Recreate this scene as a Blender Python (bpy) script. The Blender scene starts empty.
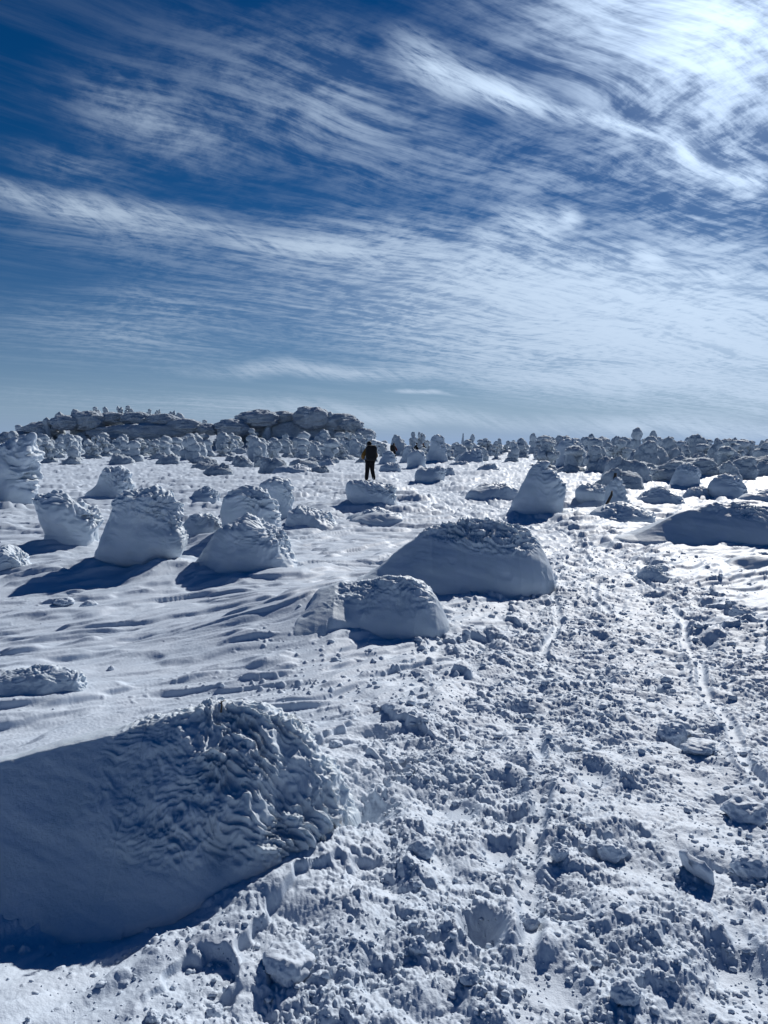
import bpy, math
import numpy as np

S = bpy.context.scene
COL = S.collection
F32 = np.float32
rng = np.random.default_rng(7)

# ---------------------------------------------------------------- camera maths
FPX, CX, CY, PITCH, EYE = 769.0, 384.0, 512.0, math.radians(5.0), 1.6
def ray(px, py):
    v = CY - py
    fwd = FPX*math.cos(PITCH) + v*math.sin(PITCH)
    up = v*math.cos(PITCH) - FPX*math.sin(PITCH)
    return (px-CX)/fwd, up/fwd            # x and z per metre forward
def gdist(py, z=0.0):
    return (EYE-z)/max(1e-4, -ray(CX, py)[1])
SUN_AZ, SUN_EL = math.radians(27), math.radians(32)
WIND = math.radians(56)                   # azimuth the wind-carved ridges run along

# ---------------------------------------------------------------- noise
def _h(ix, iy, iz, seed):
    n = (ix.astype(np.uint32)*np.uint32(374761393) + iy.astype(np.uint32)*np.uint32(668265263)
         + iz.astype(np.uint32)*np.uint32(2147483647) + np.uint32((seed*1274126177) & 0xffffffff))
    n = (n ^ (n >> np.uint32(13)))*np.uint32(1274126177)
    n = (n ^ (n >> np.uint32(15)))*np.uint32(2246822519)
    n = n ^ (n >> np.uint32(16))
    return n
def hf(ix, iy, iz, seed):
    return (_h(ix, iy, iz, seed) & np.uint32(0xffffff)).astype(F32)/F32(16777216.0)
def n2(x, y, seed=0):
    """gradient noise, about -1..1"""
    x = np.asarray(x, F32); y = np.asarray(y, F32)
    fx = np.floor(x); fy = np.floor(y)
    ix = fx.astype(np.int32); iy = fy.astype(np.int32); x = x-fx; y = y-fy
    u = x*x*x*(x*(x*6-15)+10); v = y*y*y*(y*(y*6-15)+10)
    z = np.zeros_like(ix)
    def g(dx, dy):
        a = hf(ix+dx, iy+dy, z, seed)*F32(6.2831853)
        return np.cos(a)*(x-dx) + np.sin(a)*(y-dy)
    a = g(0, 0); b = g(1, 0); c = g(0, 1); d = g(1, 1)
    return ((a+(b-a)*u)*(1-v) + (c+(d-c)*u)*v)*F32(1.5)
def n3(P, s, seed=0):
    """value noise in 3-D, -1..1; P (N,3), s scale (number or 3)"""
    Q = (P*np.asarray(s)).astype(F32)
    f = np.floor(Q); i = f.astype(np.int32); t = Q-f; t = t*t*(3-2*t)
    r = 0
    for dx in (0, 1):
        for dy in (0, 1):
            for dz in (0, 1):
                w = (t[:, 0] if dx else 1-t[:, 0])*(t[:, 1] if dy else 1-t[:, 1])*(t[:, 2] if dz else 1-t[:, 2])
                r = r + w*hf(i[:, 0]+dx, i[:, 1]+dy, i[:, 2]+dz, seed)
    return r*2-1
def fbm(x, y, seed=0, oc=4, gain=.5):
    r = 0; a = 1.0
    for k in range(oc):
        r = r + a*n2(x*2**k, y*2**k, seed+k*17); a *= gain
    return r
def domes(x, y, cell, seed, prob=.7, rmin=.2, rmax=.6, flat=1.0, asp=1.0):
    """rounded lumps on a jittered grid: height in cell units"""
    X = (x/cell).astype(F32); Y = (y/cell).astype(F32)
    ix = np.floor(X).astype(np.int32); iy = np.floor(Y).astype(np.int32)
    z0 = np.zeros_like(ix); out = np.zeros_like(X)
    for dx in (-1, 0, 1):
        for dy in (-1, 0, 1):
            jx = ix+dx; jy = iy+dy
            cx = jx + hf(jx, jy, z0, seed); cy = jy + hf(jx, jy, z0, seed+1)
            r = rmin + (rmax-rmin)*hf(jx, jy, z0, seed+2)**2
            on = hf(jx, jy, z0, seed+3) < prob
            a = hf(jx, jy, z0, seed+4)*F32(3.1416)
            ex = (X-cx)*np.cos(a) + (Y-cy)*np.sin(a); ey = -(X-cx)*np.sin(a) + (Y-cy)*np.cos(a)
            e = 1 - (ex*ex + ey*ey*asp)/(r*r)
            out = np.maximum(out, np.where(on, np.maximum(e, 0)**.7*r*flat, 0))
    return out
def sst(a, b, x):
    t = np.clip((x-a)/(b-a), 0, 1); return t*t*(3-2*t)

# ---------------------------------------------------------------- ground height
HX = (np.array([-700, -300, -60, 0, 20, 45, 70, 95, 120, 150, 180, 205, 225, 260, 300, 330, 350, 365, 385, 410, 500, 900])-CX)/FPX*175
HZ = np.array([0, 0, 1.6, 3.3, 4.4, 5.5, 6.2, 6.6, 6.8, 6.2, 5.2, 4.2, 4.6, 5.4, 5.6, 5.4, 4.6, 3.4, 2.0, 1.0, .2, 0])
TY = np.array([-5, 1.5, 2.3, 3.2, 4.8, 7.9, 10.7, 16, 22, 35, 60, 100])
TX = np.array([.95, .9, 1.0, 1.22, 1.52, 2.36, 2.80, 2.72, 2.2, 1.25, 1.4, 2.2])
TW = np.array([1.5, 1.45, 1.48, 1.40, 1.38, 1.08, .95, .85, .8, .8, .8, .6])

HOLES = [(ray(px, py)[0]*gdist(py), gdist(py), r_, d_) for px, py, r_, d_ in
         [(482, 905, .075, .10), (462, 792, .07, .06), (255+20, 948, .0001, 0), (655, 676, .10, .09), (684, 722, .10, .09), (407, 752, .05, .06), (560, 960, .09, .05), (590, 760, .10, .05), (735, 940, .08, .07), (500, 835, .07, .05)]]
def track_mask(x, y):
    wob = n2(x*.9, y*.9, 91)*.35 + n2(x*3, y*3, 92)*.14
    c = np.interp(y, TY, TX); w = np.interp(y, TY, TW)
    return 1 - sst(-.28, .38, np.abs(x-c)+wob-w)
def ground_big(x, y):
    z = .035*n2(x*.35+3, y*.3, 1) + .06*n2(x*.11, y*.11, 2)*sst(6, 20, np.abs(y)+np.abs(x))
    z = z - .02
    far = sst(60, 120, y)
    z = z + np.interp(x, HX, HZ)*np.exp(-((np.minimum(y, 182)-182)/14.0)**2)*np.exp(-((np.maximum(y, 182)-182)/60.0)**2)
    z = z + far*.4*n2(x*.03, y*.03, 3)
    # drift tail that runs into the wind-carved mound
    rx = np.interp(x + .12*n2(x*1.1, y*1.1, 7), [-2.3, -1.7, -1.2, -.75, -.42, -.2, .05], [0, .05, .15, .26, .31, .16, 0])
    yc = 6.85 + .1*(x+.5); z = z + rx*np.where(y < yc, np.exp(-((y-yc)/.80)**2), np.exp(-((y-yc)/1.2)**2))
    # scoop the wind dug in front of the near mound, and the rise right of it
    z = z - .10*np.exp(-(((x+1.25)/.75)**2 + ((y-2.55)/.30)**2))
    z = z + .05*np.exp(-(((x+.15)/.30)**2 + ((y-2.75)/.5)**2))
    z = z - .10*np.exp(-(((x+.12)/.13)**2 + ((y-3.42)/.2)**2))
    return z
def terraces(n, edge, w=.10):
    return sst(edge-w, edge+w, n)
def ground_z(x, y):
    x = np.asarray(x, F32); y = np.asarray(y, F32)
    r = np.sqrt(x*x+y*y)
    z = ground_big(x, y)
    T = track_mask(x, y)
    near = r < 45
    # ---- wind crust
    ca, sa = math.sin(WIND), math.cos(WIND)
    warp = n2(x*.8, y*.8, 11)*.25
    u = x*ca + y*sa; v = -x*sa + y*ca + warp
    C = .022*n2(u*.9, v*3.2, 12) + .012*n2(u*2.0, v*9, 13)
    a = n2(u*.75, v*2.4, 14) + .25*n2(u*3, v*10, 15) + .02*n2(x*5, y*5, 16)
    C = C + .040*terraces(a, .30, .12) - .028*terraces(-a, .32, .13)
    b = n2(u*1.6, v*5.5, 18) + .08*n2(x*6, y*6, 19)
    C = C + .014*terraces(b, .25, .16)
    C = C + .0030*n2(u*9, v*26, 20) + .0018*n2(x*60, y*60, 21)
    big = sst(9, 20, r)
    # farther out, ridges and drifts of a metre or two across
    b2 = n2(x*.22+y*.1, y*.55, 24) + .3*n2(x*.9, y*2.0, 25) + .14*n2(x*3, y*6, 23)
    b3 = n2(x*.5+y*.2, y*1.3, 27) + .25*n2(x*1.8, y*4.0, 28)
    C = C + big*(.095*terraces(b2, .20, .07) - .05*terraces(-b2, .25, .1) + .045*terraces(b3, .18, .08))
    # scattered crumbs and rough patches on the crust
    patch = sst(.05, .5, n2(x*.7, y*.7, 26))
    # ---- trampled snow
    R = np.zeros_like(z)
    idx = np.nonzero((r < 60) & (T > .003))
    if idx[0].size:
        X = x[idx]; Y = y[idx]; rr = r[idx]
        wx = X + .02*n2(X*14, Y*14, 31) + .007*n2(X*45, Y*45, 32)
        wy = Y + .02*n2(X*14, Y*14, 33) + .007*n2(X*45, Y*45, 34)
        q = .040*n2(X*1.7, Y*1.7, 35) + .030*n2(X*4.2, Y*4.2, 36)
        q = q - .105*domes(wx, wy, .40, 40, .62, .2, .48, .8, 1.9)                # boot holes
        q = q + .060*domes(wx, wy, .30, 45, .35, .12, .36, .8, 1.3)
        m1 = sst(-.35, .45, n2(X*2.3, Y*2.3, 37)); m2 = sst(-.40, .4, n2(X*3.3, Y*3.3, 38))
        m3 = sst(-.4, .4, n2(X*5.3, Y*5.3, 48))
        # packed snow reads as rounded lumps with creases between them
        q = q + .040*np.abs(n2(wx*4.6, wy*5.4, 101)) + .026*m1*np.abs(n2(wx*10, wy*11, 102))
        q = q + .019*m2*np.abs(n2(wx*22, wy*23, 103)) + .010*m3*np.abs(n2(wx*47, wy*47, 104))
        q = q + .030*domes(wx, wy, .13, 50, .24, .15, .48, 1.0, 1.3)*m1
        q = q + .023*domes(wx, wy, .075, 55, .34, .18, .5, 1.0, 1.2)*m2
        q = q + .026*domes(wx, wy, .04, 60, .6, .2, .52, 1.0, 1.2)*m3
        ng = np.nonzero(rr < 8)
        e = np.zeros_like(q)
        e[ng] = .020*domes(wx[ng], wy[ng], .021, 65, .6, .25, .55, 1.0, 1.1)*m1[ng]
        q = q + e + .003*n2(X*90, Y*90, 41) - .035
        # packed lane down the middle where boots and snowshoes flattened it
        cc = np.interp(Y, TY, TX) + .25*n2(X*.0, Y*.8, 121)
        pk = (1-sst(.10, .42, np.abs(X-cc-.25)))*sst(-.5, .3, n2(X*1.5, Y*1.1, 122))
        q = q*(1-.45*pk) - .02*pk
        for off, sd_, lo in ((-.55, 141, -.1), (.20, 142, .0), (.62, 143, -.15), (-.05, 144, .1)):
            gx = X - (np.interp(Y, TY, TX) + off + .10*n2(Y*.9, Y*0+sd_, sd_) + .015*n2(Y*6, Y*0, sd_+5))
            gm = sst(lo, lo+.25, n2(Y*.75, Y*0+3.3, sd_+9))
            k = np.exp(-(gx/.038)**4)*gm; rim = np.exp(-((np.abs(gx)-.062)/.02)**2)*gm
            q = q*(1-.75*k) - .035*k + .012*rim
        for hx, hy, hr, hd in HOLES:
            k = np.exp(-(((X-hx)/hr)**2+((Y-hy)/(hr*1.3))**2)**2)
            q = q*(1-.9*k) - hd*k
        R[idx] = q
    # crumbs outside the track, thinning out
    idx = np.nonzero((r < 24) & (T < .99) & (y > -3))
    K = np.zeros_like(z)
    if idx[0].size:
        X = x[idx]; Y = y[idx]
        side = sst(2.2, .5, np.abs(X-np.interp(Y, TY, TX))-np.interp(Y, TY, TW)*.9)
        near_right = sst(-.75, -.1, X)*sst(4.6, 3.2, Y)
        den = np.clip(.02 + .40*patch[idx] + .9*side + near_right, 0, 1.0)*(.35+.65*sst(-.3, .5, n2(X*1.9, Y*1.9, 42)))
        wx = X + .012*n2(X*20, Y*20, 43); wy = Y + .012*n2(X*20, Y*20, 44)
        K[idx] = den*(.07*domes(wx, wy, .10, 70, .16, .12, .42) + .06*domes(wx, wy, .05, 74, .3, .15, .45))
        K[idx] += near_right*(.035*n2(X*4, Y*4, 45) + .03*np.abs(n2(wx*11, wy*11, 105)) + .018*np.abs(n2(wx*24, wy*24, 106)))
    # slabs broken along the edge of the track
    E = 4*T*(1-T)
    sl = terraces(n2(x*3.1, y*2.2, 46)+.2*n2(x*12, y*12, 47), .12, .05)*.05
    z = z + C*(1-T) + (R - .035)*T + K*(1-T) + E*sl
    # snow banked against the feet of the mounds, with a tail on the lee side
    for x0, y0, w, h in DRIFTS:
        k = np.nonzero((np.abs(x-x0) < 4*w) & (np.abs(y-y0) < 4*w))
        if k[0].size == 0: continue
        xx = (x[k]-x0)/w; yy = (y[k]-y0)/w
        xx = xx + .35*n2(x[k]*1.1, y[k]*1.1, 131); yy = yy + .30*n2(x[k]*1.3, y[k]*1.3, 132)
        ax = np.where(xx < 0, 1.9, 1.15)
        z[k] = z[k] + h*np.exp(-(xx/ax)**2 - ((yy+.15)/1.15)**2)*(.8+.5*n2(x[k]*2.1, y[k]*2.1, 133))
    return z
DRIFTS = []
def gz(x, y):
    return float(ground_z(np.array([x], F32), np.array([y], F32))[0])
def gzb(x, y):
    return float(ground_big(np.array([x], F32), np.array([y], F32))[0])

# ---------------------------------------------------------------- materials
def new_mat(name, base, rough=.6, spec=.3, bumps=(), var=None, sss=0):
    m = bpy.data.materials.new(name); m.use_nodes = True
    nt = m.node_tree; N = nt.nodes; L = nt.links
    b = N['Principled BSDF']
    b.inputs['Base Color'].default_value = (*base, 1)
    b.inputs['Roughness'].default_value = rough
    b.inputs['Specular IOR Level'].default_value = spec
    tc = N.new('ShaderNodeTexCoord')
    if sss:
        b.inputs['Subsurface Weight'].default_value = sss
        b.inputs['Subsurface Radius'].default_value = (.8, .9, 1.0); b.inputs['Subsurface Scale'].default_value = .035
    last = None
    for sc, st, dist, det in bumps:
        t = N.new('ShaderNodeTexNoise'); t.inputs['Scale'].default_value = sc
        t.inputs['Detail'].default_value = det; t.inputs['Roughness'].default_value = .6
        L.new(tc.outputs['Object'], t.inputs['Vector'])
        bp = N.new('ShaderNodeBump'); bp.inputs['Strength'].default_value = st
        bp.inputs['Distance'].default_value = dist
        L.new(t.outputs['Fac'], bp.inputs['Height'])
        if last: L.new(last.outputs['Normal'], bp.inputs['Normal'])
        last = bp
    if last: L.new(last.outputs['Normal'], b.inputs['Normal'])
    if var:
        c2, sc = var
        t = N.new('ShaderNodeTexNoise'); t.inputs['Scale'].default_value = sc
        t.inputs['Detail'].default_value = 5
        L.new(tc.outputs['Object'], t.inputs['Vector'])
        mx = N.new('ShaderNodeMix'); mx.data_type = 'RGBA'
        mx.inputs[6].default_value = (*base, 1); mx.inputs[7].default_value = (*c2, 1)
        rp = N.new('ShaderNodeMapRange'); rp.inputs[1].default_value = .35; rp.inputs[2].default_value = .65
        L.new(t.outputs['Fac'], rp.inputs[0]); L.new(rp.outputs[0], mx.inputs[0])
        L.new(mx.outputs[2], b.inputs['Base Color'])
    return m
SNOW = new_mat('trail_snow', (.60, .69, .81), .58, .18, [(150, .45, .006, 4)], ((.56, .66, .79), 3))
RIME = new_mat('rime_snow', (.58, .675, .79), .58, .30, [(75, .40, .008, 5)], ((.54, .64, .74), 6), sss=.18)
RIMEF = new_mat('distant_rime', (.58, .67, .76), .75, .15, [(5, .9, .20, 6)], ((.44, .53, .63), 1.5))
BARK = new_mat('weathered_wood', (.06, .055, .055), .8, .2, [(60, .6, .01, 4)], ((.09, .075, .06), 20))
ROCK = new_mat('snowy_rock', (.62, .71, .81), .8, .15, [(.9, 1, .9, 7)], ((.44, .52, .62), .3))
JACKET = new_mat('mustard_jacket_cloth', (.21, .115, .025), .8, .2, [(25, .5, .02, 4)], ((.14, .075, .02), 9))
BLACKC = new_mat('black_nylon', (.010, .011, .014), .7, .25, [(30, .5, .02, 4)])
TROU = new_mat('dark_trouser_cloth', (.014, .014, .018), .85, .15, [(30, .5, .02, 4)])
SKIN = new_mat('skin', (.42, .26, .19), .55, .3, [(80, .2, .004, 3)])
STEEL = new_mat('pole_metal', (.25, .26, .28), .35, .5, [(40, .1, .002, 2)])
REDC = new_mat('dark_red_cloth', (.10, .018, .016), .8, .2, [(30, .5, .02, 4)])

# ---------------------------------------------------------------- object helpers
def mesh_from(name, V, Fq, mat, smooth=True, tris=None):
    me = bpy.data.meshes.new(name)
    V = np.ascontiguousarray(V, dtype=F32)
    parts = []
    starts = []; loops = []
    n = 0
    if Fq is not None and len(Fq):
        Fq = np.ascontiguousarray(Fq, dtype=np.int32); loops.append(Fq.ravel())
        starts.append(np.arange(len(Fq), dtype=np.int32)*4); n = len(Fq)*4
    if tris is not None and len(tris):
        tris = np.ascontiguousarray(tris, dtype=np.int32); loops.append(tris.ravel())
        starts.append(n + np.arange(len(tris), dtype=np.int32)*3)
    loops = np.concatenate(loops); starts = np.concatenate(starts)
    me.vertices.add(len(V)); me.vertices.foreach_set('co', V.ravel())
    me.loops.add(len(loops)); me.loops.foreach_set('vertex_index', loops)
    me.polygons.add(len(starts)); me.polygons.foreach_set('loop_start', starts)
    me.update(calc_edges=True); me.validate()
    me.polygons.foreach_set('use_smooth', np.full(len(me.polygons), smooth))
    me.materials.append(mat)
    return me
def link(name, me, parent=None, loc=(0, 0, 0)):
    o = bpy.data.objects.new(name, me); COL.objects.link(o)
    o.location = loc
    if parent: o.parent = parent
    return o
def tag(o, label=None, cat=None, group=None, kind=None):
    if label: o['label'] = label
    if cat: o['category'] = cat
    if group: o['group'] = group
    if kind: o['kind'] = kind
    return o
def empty(name, loc, rz=0):
    o = bpy.data.objects.new(name, None); COL.objects.link(o)
    o.location = loc; o.rotation_euler = (0, 0, rz); o.empty_display_size = .2
    return o
def grid_quads(nr, nc, wrap=False):
    i = np.arange(nr-1)[:, None]*nc; j = np.arange(nc if wrap else nc-1)[None, :]
    j2 = (j+1) % nc
    return np.stack([i+j, i+j2, i+nc+j2, i+nc+j], -1).reshape(-1, 4)

# ---------------------------------------------------------------- ground sheet (one mesh, finer near the path)
def build_ground():
    dense = np.radians(np.arange(-33, 33.001, .066))
    side = np.radians(np.concatenate([np.arange(33.2, 60, .35), np.arange(60, 180, 2.5)]))
    th = np.concatenate([-side[::-1], dense, side])          # azimuth from +Y
    r = [.25]
    while r[-1] < 1.5: r.append(r[-1]+.06)
    while r[-1] < 4000:
        q = r[-1]
        st = .012 if q < 1.95 else max(.0026*q if q < 3.6 else .0017*q, q*q/1230*.33)
        r.append(q + min(st, .06*q, ))
    r = np.array(r)
    TH, RR = np.meshgrid(th, r)
    x = (np.sin(TH)*RR).astype(F32).ravel(); y = (np.cos(TH)*RR).astype(F32).ravel()
    z = np.empty_like(x)
    for a in range(0, len(x), 200000):
        z[a:a+200000] = ground_z(x[a:a+200000], y[a:a+200000])
    V = np.stack([x, y, z], -1)
    Q = grid_quads(len(r), len(th), True)[:, ::-1]
    # close the middle
    c = len(V); V = np.vstack([V, [[0, 0, 0]]])
    n = len(th); k = np.arange(n)
    tris = np.stack([k, np.full(n, c), (k+1) % n], -1)[:, ::-1]
    tris = tris[:, ::-1]
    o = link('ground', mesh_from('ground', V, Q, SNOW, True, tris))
    o['kind'] = 'structure'
    print('ground verts', len(V))

# ---------------------------------------------------------------- rime trees and mounds from their outlines
def smooth1(a, k):
    for _ in range(k):
        b = a.copy(); b[1:-1] = .25*a[:-2]+.5*a[1:-1]+.25*a[2:]; a = b
    return a
def displaced(V, nr, nc, amp_fn, wrap=True):
    G = V.reshape(nr, nc, 3)
    du = (np.roll(G, -1, 1)-np.roll(G, 1, 1)) if wrap else np.gradient(G, axis=1)
    dv = np.gradient(G, axis=0)
    Nn = np.cross(du, dv); Nn /= (np.linalg.norm(Nn, axis=2, keepdims=True)+1e-9)
    Nn = Nn.reshape(-1, 3)
    return V + Nn*amp_fn(V, Nn)[:, None], Nn
def rime_disp(size, seed, rough=1.0, flow=(.25, 0, 1.0), topz=1.0):
    """wind-feathered rime: overlapping flakes, stronger high up and towards the weather side"""
    def fn(V, Nn):
        z = V[:, 2]; t = np.clip(z/max(topz, 1e-3), 0, 1.2)
        mask = np.clip(.10 + .95*sst(.42, .92, t + .30*Nn[:, 0] + .18*n3(V/size, 2.2, seed+5)), 0, 1)
        P = V/size
        W = P + .12*np.stack([n3(P, 3, seed), n3(P, 3, seed+1), n3(P, 3, seed+2)], -1)
        sh = W.copy(); sh[:, 2] = W[:, 2] + .35*W[:, 0]
        a = n3(P+.3*W, 1.3, seed+6)*.15 + n3(W, 3.0, seed+13)*.05
        rd = 1-np.abs(n3(sh, (2.2, 2.2, 7.0), seed+7)); rd2 = 1-np.abs(n3(sh, (5, 5, 15), seed+8))
        rd3 = n3(W, 11, seed+9); rd4 = n3(W, (16, 16, 34), seed+10)
        edge = 1+1.2*sst(.2, .8, Nn[:, 0])
        rd5 = n3(W, 24, seed+12)
        b = (rd**2*.044 + rd2**2*.026 + rd3*.034*edge + rd4*.018*edge + rd5*.012*edge - .05)*mask
        c = n3(W, (4, 4, 9), seed+11)*.012
        return size*(a + b*rough + c)
    return fn
def outline_tree(rows, base_y, depth=.8, seed=0, rough=1.0, nt=120, nc=170, skirt=1.5, lean=0.0, sink=.14, dist=None, size=None, power=2.0):
    """rows: (y, x_left, x_right) of the outline from the base up, turned into a solid at its own distance"""
    rows = sorted(rows, key=lambda r: -r[0])
    wpx = max(r[2]-r[1] for r in rows)
    df = dist if dist else gdist(base_y)
    d = df + .42*wpx/FPX*df*depth
    d *= 1.0
    pts = []
    for (y, xl, xr) in rows:
        a, zz = ray(xl, y); b, _ = ray(xr, y)
        pts.append(((a+b)/2*d, (b-a)/2*d, EYE + zz*d))
    pts = np.array(pts)
    x0 = pts[0, 0]; zb = gzb(x0, d)
    ztop = pts[-1, 2]
    c = pts[:, 0]; w = pts[:, 1]; z = pts[:, 2]
    z = np.maximum(z, zb+.0); z[0] = zb
    for i in range(1, len(z)): z[i] = max(z[i], z[i-1]+.004)
    # skirt under the ground, and close the top
    c = np.concatenate([[c[0]], c, [c[-1]]]); w = np.concatenate([[w[0]*1.08+.02], w, [0]])
    z = np.concatenate([[zb-sink], z, [z[-1]+w[-2]*.22]])
    s = np.concatenate([[0], np.cumsum(np.sqrt(np.diff(z)**2+np.diff(w)**2))])
    t = np.linspace(0, s[-1], nt)
    C = smooth1(np.interp(t, s, c), 5); W = np.interp(t, s, w); Z = np.interp(t, s, z)
    W = W + .06*min(W.max(), .8)*np.exp(-np.maximum(Z-zb, 0)/(.10*max(ztop-zb, .1)))
    W = smooth1(W, 6); Z = smooth1(Z, 6); W[-1] = 0
    th = np.linspace(0, 2*math.pi, nc, endpoint=False)
    ct = np.sign(np.cos(th))*np.abs(np.cos(th))**(2/power); st_ = np.sign(np.sin(th))*np.abs(np.sin(th))**(2/power)
    hh = (Z-zb)
    X = C[:, None]-x0 + W[:, None]*ct[None]
    Y = W[:, None]*depth*st_[None] + (hh*lean)[:, None]
    V = np.stack([X, Y, np.repeat(hh[:, None], nc, 1)], -1).reshape(-1, 3)
    H = hh[-1]
    sz = size if size else (wpx/FPX*d*.5 + H*.5)
    V, Nn = displaced(V, nt, nc, rime_disp(sz, seed, rough, topz=H))
    last = V[-nc:].mean(0); V[-nc:] = last
    # drift blending into the ground: pull the lowest ring outward a little
    Q = grid_quads(nt, nc, True)
    return V, Q, (x0, d, zb), H, sz, Nn
def near_tree(name, rows, base_y, label, cat, group=None, flakes=0, **kw):
    V, Q, loc, H, sz, Nn = outline_tree(rows, base_y, **kw)
    o = link(name, mesh_from(name, V, Q, RIME), None, loc)
    wd = float(V[:, 0].max()-V[:, 0].min())*.5
    DRIFTS.append((loc[0]-.1*wd, loc[1]-.1*wd, wd, min(.16, .22*H)))
    tag(o, label, cat, group)
    return o

NT = 'rime_covered_tree'; CT = 'snow-covered tree'; NM = 'snow_mound'; CM = 'snow mound'
G1 = 'rime covered trees standing on the snow field'; G2 = 'wind shaped snow mounds on the field'

near_tree(NT, [(512, -26, 36), (495, -24, 34), (478, -22, 30), (468, -20, 34), (458, -18, 33), (450, -16, 32), (443, -12, 28), (438, -4, 20), (436, 6, 14)],
          510, 'tall frost-plastered tree cut by the left edge, with a knobbly right rim', CT, G1, 700, seed=1, depth=.8, nt=150)
near_tree(NT, [(550, 50, 100), (542, 48, 101), (532, 47, 101), (522, 38, 103), (512, 31, 103), (503, 29, 95), (496, 30, 82), (490, 40, 66), (488, 48, 60)],
          552, 'top-heavy rime tree with a narrow foot, left neighbour of the biggest upright snow column', CT, G1, 900, seed=2, depth=.8, nt=150)
near_tree(NT, [(578, 108, 166), (566, 103, 174), (556, 100, 181), (545, 101, 186), (533, 102, 184), (522, 102, 178), (510, 104, 180), (500, 108, 176), (492, 114, 168), (487, 124, 158), (485, 134, 150)],
          576, 'biggest upright rime column on the left, rough dark top and ragged bright right edge', CT, G1, 1500, seed=3, depth=.75, nt=230, nc=300, size=.62)
near_tree(NT, [(503, 88, 132), (492, 90, 130), (484, 96, 131), (476, 99, 128), (471, 104, 124), (469, 110, 120)],
          503, 'dark-topped round snow dome peeking out behind the biggest upright rime column', CT, G1, 300, seed=4, depth=.9)
near_tree(NT, [(578, 198, 299), (570, 197, 298), (560, 199, 297), (550, 201, 294), (540, 206, 290), (530, 214, 286), (524, 224, 276), (520, 238, 262)],
          577, 'broad rounded rime hump with a lit crest line, right of the biggest upright rime column', CT, G1, 1100, seed=5, depth=.8, nt=190, nc=280, size=.6)
near_tree(NT, [(545, 221, 284), (530, 219, 284), (515, 218, 282), (505, 219, 279), (496, 220, 274), (490, 226, 266), (487, 236, 256)],
          548, 'blocky pale rime tree standing just behind the broad rounded hump', CT, G1, 700, seed=6, depth=.8)
near_tree(NT, [(522, 266, 300), (510, 264, 293), (500, 263, 293), (492, 262, 292), (486, 264, 291), (482, 270, 286)],
          522, 'small jagged rime stump at the right shoulder of the blocky pale tree', CT, G1, 350, seed=7, depth=.8)
near_tree(NM, [(543, 182, 224), (534, 180, 222), (526, 182, 220), (519, 187, 216), (515, 194, 210)],
          544, 'low dark snow mound in the gap between the biggest column and the broad rounded hump', CM, G2, 0, seed=8, depth=1.0)
near_tree(NM, [(505, 188, 222), (498, 190, 220), (492, 196, 216), (488, 203, 209), (485, 205, 207)],
          505, 'little pointed snow lump left of the blocky pale tree', CM, G2, 0, seed=9, depth=1.0, rough=1.3)
near_tree(NM, [(530, 283, 345), (522, 284, 338), (514, 290, 330), (509, 298, 318)],
          531, 'flat ribbed snow mound to the right of the small jagged stump', CM, G2, 0, seed=10, depth=1.1)
near_tree(NT, [(511, 348, 398), (500, 347, 397), (492, 350, 398), (485, 353, 395), (481, 358, 390), (479, 364, 382)],
          511, 'rounded snow block directly below the hiker with the black backpack', CT, G1, 350, seed=11, depth=.9)
near_tree(NM, [(524, 345, 409), (518, 350, 407), (513, 360, 400), (510, 370, 390)],
          525, 'low flat snow hump just in front of the rounded block below the hiker', CM, G2, 0, seed=12, depth=1.2)
near_tree(NM, [(500, 468, 524), (494, 472, 523), (488, 479, 518), (484, 487, 510), (482, 494, 503)],
          501, 'low dark snow mound between the path and the tall cone-shaped tree', CM, G2, 0, seed=15, depth=1.0)
near_tree(NT, [(516, 515, 568), (506, 516, 566), (496, 519, 564), (488, 522, 560), (480, 527, 556), (473, 532, 551), (467, 536, 547), (463, 539, 544)],
          516, 'tall cone-shaped rime tree, pointed top, right of the path', CT, G1, 500, seed=16, depth=.9)
near_tree(NT, [(509, 577, 612), (500, 576, 613), (492, 578, 612), (486, 583, 608), (483, 589, 603)],
          510, 'squat block of snow left of the dark stick poking from the snow', CT, G1, 150, seed=17, depth=.9)
near_tree(NM, [(524, 590, 654), (516, 592, 654), (512, 596, 652), (508, 604, 644), (505, 614, 632)],
          525, 'dark rounded snow mound under the dead stump with the slanting stick', CM, G2, 300, seed=18, depth=1.0)
near_tree(NM, [(510, 632, 684), (502, 636, 681), (496, 642, 676), (491, 652, 668)],
          510, 'low smooth mound behind the long tail of the right-hand dark dome', CM, G2, 0, seed=20, depth=1.0)
near_tree(NM, [(480, 622, 656), (475, 626, 655), (471, 634, 652), (468, 640, 650)],
          480, 'small bright-crested snow wedge beyond the dead stump', CM, G2, 0, seed=21, depth=1.0)
near_tree(NT, [(490, 668, 698), (482, 670, 697), (474, 673, 696), (468, 677, 693), (465, 681, 689)],
          490, 'short dark cylinder-like rime stump behind the right-hand dark dome', CT, G1, 150, seed=22, depth=1.0)
near_tree(NM, [(501, 706, 746), (494, 708, 745), (487, 711, 742), (481, 717, 736), (478, 722, 732)],
          501, 'round dark snow boulder shape above the crest of the right-hand dome', CM, G2, 200, seed=23, depth=1.0)
near_tree(NM, [(500, 680, 712), (495, 684, 711), (490, 689, 708)],
          500, 'low dark hump touching the left side of the round dark boulder shape', CM, G2, 0, seed=24, depth=1.0)
near_tree(NM, [(508, 736, 800), (500, 742, 798), (494, 750, 792), (490, 762, 784)],
          508, 'smooth snow hump cut by the right edge just above the big right-hand dome', CM, G2, 0, seed=25, depth=.9)
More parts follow.
